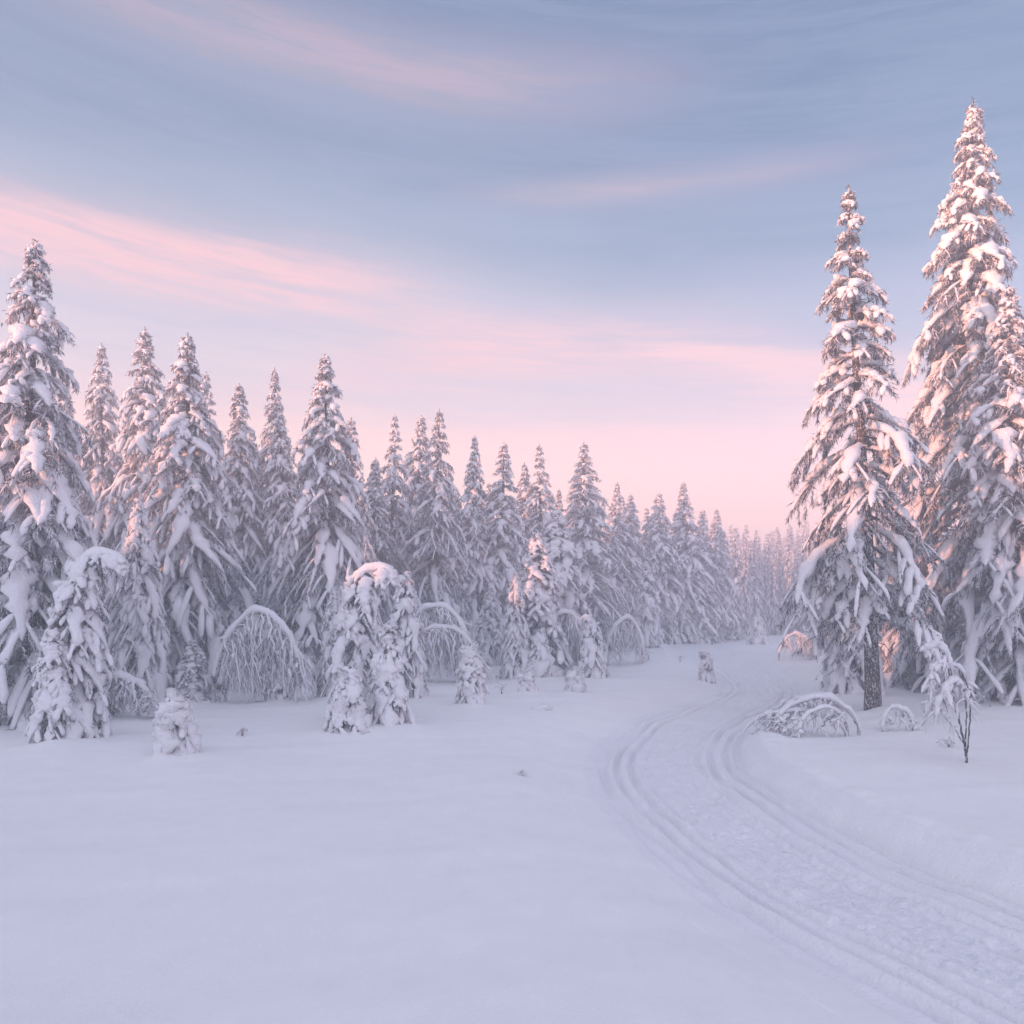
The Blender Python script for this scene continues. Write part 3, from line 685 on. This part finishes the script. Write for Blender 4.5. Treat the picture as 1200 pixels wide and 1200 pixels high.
# a half-buried tussock with a snow cap
def tussock(seed, r):
    rng = np.random.default_rng(seed)
    ms, mt = MB(), MB()
    n, k = 20, 9
    th = np.linspace(0, 2 * pi, n, endpoint=False); ph = np.linspace(0, pi / 2 * 1.15, k)
    T, Pp = np.meshgrid(th, ph)
    q = r * (1 + 0.13 * lump(np.cos(T) * 2.2, np.sin(T) * 2.2, Pp * 2))
    X = q * np.sin(Pp) * np.cos(T) * 1.25; Y = q * np.sin(Pp) * np.sin(T); Z = q * 0.62 * np.cos(Pp) + 0.02
    V = np.stack([X, Y, Z], -1).reshape(-1, 3)
    f = [[i * n + j, i * n + (j + 1) % n, (i + 1) * n + (j + 1) % n, (i + 1) * n + j] for i in range(k - 1) for j in range(n)]
    ms.add(V, np.array(f)[:, ::-1])
    b = np.stack([rng.uniform(-.2, .9, 40) * r, -r * .8 * np.ones(40) + rng.normal(size=40) * .05, rng.uniform(0.02, .2, 40) * r * 2], -1)
    d = rng.normal(size=(40, 3)); d[:, 1] -= 1; d[:, 2] = np.abs(d[:, 2])
    v, f = blades(rng, b, d, rng.uniform(.06, .2, 40), rng.uniform(.008, .02, 40)); mt.add(v, f)
    return [('snow_cover', ms.mesh('tussock_snow', [M_SNOW])), ('twigs', mt.mesh('tussock_twigs', [M_RIME], False))]
put('snowy_tussock', tussock(1, 0.22), 637, 838, 0, (1, 1, 1), 'small rounded snow-capped tussock alone on the snow below the middle birch arch', 'tussock', None)

# settle everything on the ground
if LATER:
    xs = np.array([r.location.x for r, _ in LATER]); ys = np.array([r.location.y for r, _ in LATER])
    zs = terrain(xs, ys)
    for (r, dz), z in zip(LATER, zs): r.location.z = float(z) + dz - 0.03

# ------------------------------------------------------------------ ground
def axis_steps(spans):
    out = [spans[0][0]]
    for a, b, st in spans:
        n = max(1, int(round((b - a) / st)))
        out += list(np.linspace(a, b, n + 1)[1:])
    return np.array(out)
gx = axis_steps([(-62, -16, 0.8), (-16, -2, 0.22), (-2, 12, 0.11), (12, 30, 0.5), (30, 72, 2)])
gy = axis_steps([(-48, -8, 2), (-8, 3, 0.6), (3, 34, 0.14), (34, 60, 0.5), (60, 130, 2), (130, 151, 3)])
GX, GY_ = np.meshgrid(gx, gy)
HWT = 2.15
U = trail_u(GX, GY_)
GZ = terrain(GX, GY_)
GZ = GZ - 0.12 * (1 - sstep(HWT - 0.45, HWT - 0.12, np.abs(U)))
mb = MB()
nx, ny = len(gx), len(gy)
idx = np.arange(nx * ny).reshape(ny, nx)
mb.add(np.stack([GX, GY_, GZ], -1), np.stack([idx[:-1, :-1], idx[:-1, 1:], idx[1:, 1:], idx[1:, :-1]], -1))
g = bpy.data.objects.new('snow_ground', mb.mesh('snow_ground', [M_GROUND])); COL.objects.link(g)
g['kind'] = 'structure'; g['label'] = 'smooth untouched snow covering the clearing'

# ------------------------------------------------------------------ trail: a finer sheet with its grooves
def groove(u, c, w, d):
    return -d * np.exp(-((u - c) / w) ** 4) + 0.45 * d * (np.exp(-((u - c - 1.9 * w) / w) ** 2) + np.exp(-((u - c + 1.9 * w) / w) ** 2))
C2 = catmull(TR[:16], 1)
fine = catmull(TR, 60)
sel = (fine[:, 1] > 1.0) & (fine[:, 1] < 42)
fine = fine[sel]
seglen = np.linalg.norm(np.diff(fine, axis=0), axis=1); ss = np.concatenate([[0], np.cumsum(seglen)])
sv = [0.0]
while sv[-1] < ss[-1] - 0.3:
    sv.append(sv[-1] + 0.035 + 0.0035 * max(0, sv[-1] - 8))
sv = np.array(sv)
cxs = np.interp(sv, ss, fine[:, 0]); cys = np.interp(sv, ss, fine[:, 1])
tg = norm(np.stack([np.gradient(cxs), np.gradient(cys)], -1))
uu = np.linspace(-HWT, HWT, 150)
UU, SS = np.meshgrid(uu, sv)
PX = cxs[:, None] + tg[:, 1][:, None] * uu[None]; PY = cys[:, None] - tg[:, 0][:, None] * uu[None]
FD = 1 - sstep(29, 38, PY)
ZB = terrain(PX, PY, trail=False) + shoulder(UU) * FD
w = 0.03 * np.sin(SS * 0.9) + 0.02 * np.sin(SS * 2.3 + 1)
dz = groove(UU, -1.02 + w * .5, 0.05, 0.048) + groove(UU, -0.76 + w * .5, 0.05, 0.052) + groove(UU, 0.66 + w, 0.05, 0.058) + groove(UU, 0.95 + w * .7, 0.05, 0.054)
dz = dz + groove(UU, -0.52 + w, 0.06, 0.016) + groove(UU, -0.12 - w, 0.06, 0.010) + groove(UU, 0.44 - w * .6, 0.05, 0.028) + groove(UU, 1.15 + w, 0.05, 0.03) + groove(UU, -1.22 + w, 0.06, 0.03)
dz = dz * (0.8 + 0.35 * lump(PX * 1.3, PY * 1.3, UU * 2))
dz = dz + groove(UU, -1.32 - w, 0.06, 0.02) + 0.055 * np.exp(-((UU - 1.32 - w) / 0.11) ** 2) + groove(UU, 0.22 + w, 0.05, 0.010)
rng = np.random.default_rng(3)
rough = (1 - sstep(1.2, 1.6, np.abs(UU)))
midr = 1 - sstep(0.45, 0.75, np.abs(UU + 0.1))
ns = lump(PX * 9, PY * 9, 1) * 0.006 + lump(PX * 21, PY * 19, 3) * 0.007 + rng.normal(size=UU.shape) * 0.005
clod = np.maximum(0, lump(PX * 14 + 3, PY * 11, 5) - 0.35) * 0.022
ZT = ZB + 1.75 * dz * FD * rough ** 0.3 * (np.abs(UU) < 1.9) + rough * (ns * (0.55 + 0.9 * midr) + clod * (0.45 + 0.8 * midr))
ZT = ZT + 0.018 * (lump(PX * 7, PY * 7, 9)) * np.exp(-((UU - 1.75) / 0.22) ** 2)
ZT = ZT + 0.004 - 0.03 * sstep(HWT - 0.12, HWT, np.abs(UU))
mb = MB(); idx = np.arange(UU.size).reshape(UU.shape)
q4 = np.stack([idx[:-1, :-1], idx[:-1, 1:], idx[1:, 1:], idx[1:, :-1]], -1)
inner = np.abs(UU[:-1, :-1]) < 1.62
mb.add(np.stack([PX, PY, ZT], -1), q4[inner], 0)
mb.f.append(q4[~inner].astype(np.int32)); mb.m.append(np.full((~inner).sum(), 1, np.int32))
g = bpy.data.objects.new('ski_trail', mb.mesh('ski_trail', [M_TRAIL, M_GROUND])); COL.objects.link(g)
g['kind'] = 'structure'; g['label'] = 'groomed ski trail with parallel grooves curving away'

# ------------------------------------------------------------------ haze
def haze(density):
    x0, x1, y0, y1, z0, z1 = -64, 74, -50, 153, -1.6, 17.2
    me = bpy.data.meshes.new('haze')
    v = [(x, y, z) for z in (z0, z1) for y in (y0, y1) for x in (x0, x1)]
    me.from_pydata(v, [], [(0, 2, 3, 1), (4, 5, 7, 6), (0, 1, 5, 4), (2, 6, 7, 3), (0, 4, 6, 2), (1, 3, 7, 5)])
    o = bpy.data.objects.new('haze', me); COL.objects.link(o); o['kind'] = 'stuff'
    m = bpy.data.materials.new('haze_air'); m.use_nodes = True; nt = m.node_tree; nt.nodes.clear()
    out = nt.nodes.new('ShaderNodeOutputMaterial'); pv = nt.nodes.new('ShaderNodeVolumePrincipled')
    pv.inputs['Color'].default_value = (0.875, 0.905, 0.99, 1); pv.inputs['Density'].default_value = density; pv.inputs['Anisotropy'].default_value = 0.1
    nt.links.new(pv.outputs[0], out.inputs['Volume']); me.materials.append(m)
haze(0.0092)

# ------------------------------------------------------------------ sky
W = bpy.data.worlds.new('World'); SC.world = W; W.use_nodes = True
nt = W.node_tree; N = nt.nodes; LK = nt.links; N.clear()
def S_(x): return x
def mth(op, *a, clamp=False):
    n = N.new('ShaderNodeMath'); n.operation = op; n.use_clamp = clamp
    for i, x in enumerate(a):
        if hasattr(x, 'is_output'): LK.new(x, n.inputs[i])
        else: n.inputs[i].default_value = x
    return n.outputs[0]
def smooth(x, a, b):
    n = N.new('ShaderNodeMapRange'); n.interpolation_type = 'SMOOTHSTEP'
    LK.new(x, n.inputs[0]); n.inputs[1].default_value = a; n.inputs[2].default_value = b; n.inputs[3].default_value = 0; n.inputs[4].default_value = 1
    return n.outputs[0]
def mixc(f, a, b):
    n = N.new('ShaderNodeMix'); n.data_type = 'RGBA'
    for sock, x in ((n.inputs[0], f), (n.inputs[6], a), (n.inputs[7], b)):
        if hasattr(x, 'is_output'): LK.new(x, sock)
        elif isinstance(x, (int, float)): sock.default_value = x
        else: sock.default_value = (*x, 1)
    return n.outputs[2]
def lin(r, g, b):
    f = lambda c: (c / 255 / 12.92) if c / 255 <= 0.04045 else ((c / 255 + 0.055) / 1.055) ** 2.4
    return (f(r), f(g), f(b))
tc = N.new('ShaderNodeTexCoord'); sep = N.new('ShaderNodeSeparateXYZ'); LK.new(tc.outputs['Generated'], sep.inputs[0])
X, Y, Z = sep.outputs
az = mth('MULTIPLY', mth('ARCTAN2', X, Y), 180 / pi)
el = mth('MULTIPLY', mth('ARCSINE', mth('MAXIMUM', mth('MINIMUM', Z, 1.0), -1.0)), 180 / pi)
def ramp(f, stops):
    n = N.new('ShaderNodeValToRGB'); e = n.color_ramp.elements; n.color_ramp.interpolation = 'EASE'
    e[0].position = stops[0][0]; e[0].color = (*stops[0][1], 1); e[1].position = stops[-1][0]; e[1].color = (*stops[-1][1], 1)
    for p, c in stops[1:-1]:
        k = e.new(p); k.color = (*c, 1)
    LK.new(f, n.inputs[0]); return n.outputs[0]
# a slow warp so that the bands are not ruler-straight
cmb = N.new('ShaderNodeCombineXYZ'); LK.new(mth('MULTIPLY', az, 0.035), cmb.inputs[0]); LK.new(mth('MULTIPLY', el, 0.10), cmb.inputs[1])
nw = N.new('ShaderNodeTexNoise'); nw.inputs['Scale'].default_value = 1.3; nw.inputs['Detail'].default_value = 3; LK.new(cmb.outputs[0], nw.inputs['Vector'])
warp = mth('MULTIPLY', mth('SUBTRACT', nw.outputs[0], 0.5), 4.0)
elw = mth('ADD', el, warp)
cl = lambda e: e / 90.0
baseL = ramp(mth('DIVIDE', elw, 90), [(0, lin(252, 206, 200)), (cl(7), lin(255, 216, 206)), (cl(12), lin(252, 212, 208)), (cl(16), lin(226, 206, 215)), (cl(20), lin(202, 198, 213)),
             (cl(25), lin(142, 163, 188)), (cl(30), lin(104, 136, 168)), (cl(40), lin(80, 117, 156)), (cl(48), lin(150, 160, 190)), (cl(62), lin(183, 192, 214)), (1, lin(200, 206, 226))])
baseR = ramp(mth('DIVIDE', elw, 90), [(0, lin(238, 182, 190)), (cl(7), lin(240, 190, 196)), (cl(11), lin(234, 196, 204)), (cl(15), lin(204, 188, 206)), (cl(19), lin(160, 167, 194)),
             (cl(24), lin(98, 132, 166)), (cl(29), lin(70, 112, 152)), (cl(40), lin(62, 102, 146)), (cl(48), lin(130, 146, 182)), (cl(62), lin(183, 192, 214)), (1, lin(200, 206, 226))])
base = mixc(smooth(az, -16, 22), baseL, baseR)
# streaky cirrus
cmb2 = N.new('ShaderNodeCombineXYZ'); LK.new(mth('MULTIPLY', az, 0.045), cmb2.inputs[0]); LK.new(mth('ADD', mth('MULTIPLY', el, 0.55), mth('MULTIPLY', az, 0.045)), cmb2.inputs[1])
ns_ = N.new('ShaderNodeTexNoise'); ns_.inputs['Scale'].default_value = 1.15; ns_.inputs['Detail'].default_value = 6; ns_.inputs['Roughness'].default_value = 0.55; ns_.inputs['Distortion'].default_value = 0.5
LK.new(cmb2.outputs[0], ns_.inputs['Vector'])
nf = N.new('ShaderNodeTexNoise'); nf.inputs['Scale'].default_value = 4.2; nf.inputs['Detail'].default_value = 7; nf.inputs['Roughness'].default_value = 0.62; nf.inputs['Distortion'].default_value = 0.8
LK.new(cmb2.outputs[0], nf.inputs['Vector'])
streak = smooth(mth('ADD', mth('MULTIPLY', ns_.outputs[0], 0.62), mth('MULTIPLY', nf.outputs[0], 0.38)), 0.36, 0.64)
def band(e0, slope, width, a0, a1, fade, curve=0.0):
    c = mth('ADD', e0, mth('ADD', mth('MULTIPLY', az, slope), mth('MULTIPLY', mth('MULTIPLY', az, az), curve)))
    d = mth('DIVIDE', mth('SUBTRACT', mth('ADD', el, mth('MULTIPLY', warp, 0.35)), c), width)
    gsn = mth('EXPONENT', mth('MULTIPLY', mth('MULTIPLY', d, d), -1.0))
    return mth('MULTIPLY', gsn, mth('MULTIPLY', smooth(az, a0 - fade, a0 + fade), mth('SUBTRACT', 1.0, smooth(az, a1 - fade, a1 + fade))))
b1 = band(21.7, -0.035, 1.75, -60, -8, 9)
b2 = band(19.8, -0.03, 1.0, -40, -6, 9)
b3 = band(18.0, 0.03, 2.1, -12, 34, 8, -0.0072)
b4 = band(12.6, 0.0, 1.0, -10, 40, 10)
b5 = band(27.6, 0.0, 0.9, 0, 22, 8)
b6 = band(33.5, -0.05, 2.0, -30, 8, 12)
mask = mth('ADD', mth('ADD', mth('MULTIPLY', b1, 0.95), mth('MULTIPLY', b2, 0.55)), mth('ADD', mth('MULTIPLY', b3, 1.0), mth('ADD', mth('MULTIPLY', b4, 0.35), mth('ADD', mth('MULTIPLY', b5, 0.3), mth('MULTIPLY', b6, 0.35)))))
mask = mth('MULTIPLY', mask, mth('ADD', 0.42, mth('MULTIPLY', streak, 0.68)), clamp=True)
sky = mixc(mask, base, lin(252, 198, 198))
# soft grey-blue gaps
gap = mth('MULTIPLY', mth('SUBTRACT', 1.0, streak), mth('MULTIPLY', smooth(el, 8, 15), mth('SUBTRACT', 1.0, mask)))
sky = mixc(mth('MULTIPLY', gap, 0.24), sky, lin(160, 172, 200))
lowg = mth('SUBTRACT', 1.0, smooth(el, 5, 17))
glow = N.new('ShaderNodeVectorMath'); glow.operation = 'MULTIPLY'; LK.new(sky, glow.inputs[0])
cg = N.new('ShaderNodeCombineXYZ')
for i_, k_ in enumerate((0.68, 0.36, 0.24)): LK.new(mth('ADD', 1.0, mth('MULTIPLY', lowg, k_)), cg.inputs[i_])
LK.new(cg.outputs[0], glow.inputs[1]); sky = glow.outputs[0]
# brighter sky towards the side the sun is on, behind the camera
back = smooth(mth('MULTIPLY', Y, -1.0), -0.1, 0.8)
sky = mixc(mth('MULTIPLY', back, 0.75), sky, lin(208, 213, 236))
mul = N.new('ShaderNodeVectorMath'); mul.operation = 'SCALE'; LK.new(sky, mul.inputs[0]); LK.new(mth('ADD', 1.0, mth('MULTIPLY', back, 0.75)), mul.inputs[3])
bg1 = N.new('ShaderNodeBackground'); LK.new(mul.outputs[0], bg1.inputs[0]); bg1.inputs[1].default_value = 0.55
sk = N.new('ShaderNodeTexSky'); sk.sky_type = 'NISHITA'; sk.sun_disc = False; sk.sun_elevation = SUN_EL; sk.sun_rotation = SUN_AZ
bg2 = N.new('ShaderNodeBackground'); LK.new(sk.outputs[0], bg2.inputs[0]); bg2.inputs[1].default_value = 0.05
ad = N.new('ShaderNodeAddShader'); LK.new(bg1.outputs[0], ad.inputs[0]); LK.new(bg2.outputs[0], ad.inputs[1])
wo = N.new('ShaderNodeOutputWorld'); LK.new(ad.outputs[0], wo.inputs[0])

# ------------------------------------------------------------------ sun
from mathutils import Vector
sl = bpy.data.lights.new('sun', 'SUN'); sl.energy = 5.0; sl.angle = R_(0.6); sl.color = (1.0, 0.41, 0.24)
so = bpy.data.objects.new('sun', sl); COL.objects.link(so)
sd = Vector((SX * cos(SUN_EL), SY * cos(SUN_EL), sin(SUN_EL)))
so.rotation_euler = sd.to_track_quat('Z', 'Y').to_euler(); so.location = (-60, -30, 60)

# ------------------------------------------------------------------ camera
cam = bpy.data.cameras.new('camera'); co = bpy.data.objects.new('camera', cam); COL.objects.link(co)
cam.sensor_width = 36; cam.lens = 36 * F / 1200; cam.shift_y = (HY - 600) / 1200
cam.clip_end = 2000; cam.clip_start = 0.1
co.location = (0, 0, CH); co.rotation_euler = (pi / 2, 0, 0)
SC.camera = co

SC.view_settings.view_transform = 'Standard'; SC.view_settings.look = 'None'; SC.view_settings.exposure = 0.78; SC.view_settings.gamma = 1
SC.render.engine = 'CYCLES'
SC.cycles.use_denoising = True
SC.cycles.max_bounces = 6; SC.cycles.diffuse_bounces = 3; SC.cycles.glossy_bounces = 1; SC.cycles.transmission_bounces = 1
SC.cycles.volume_bounces = 1; SC.cycles.transparent_max_bounces = 4
SC.cycles.caustics_reflective = False; SC.cycles.caustics_refractive = False
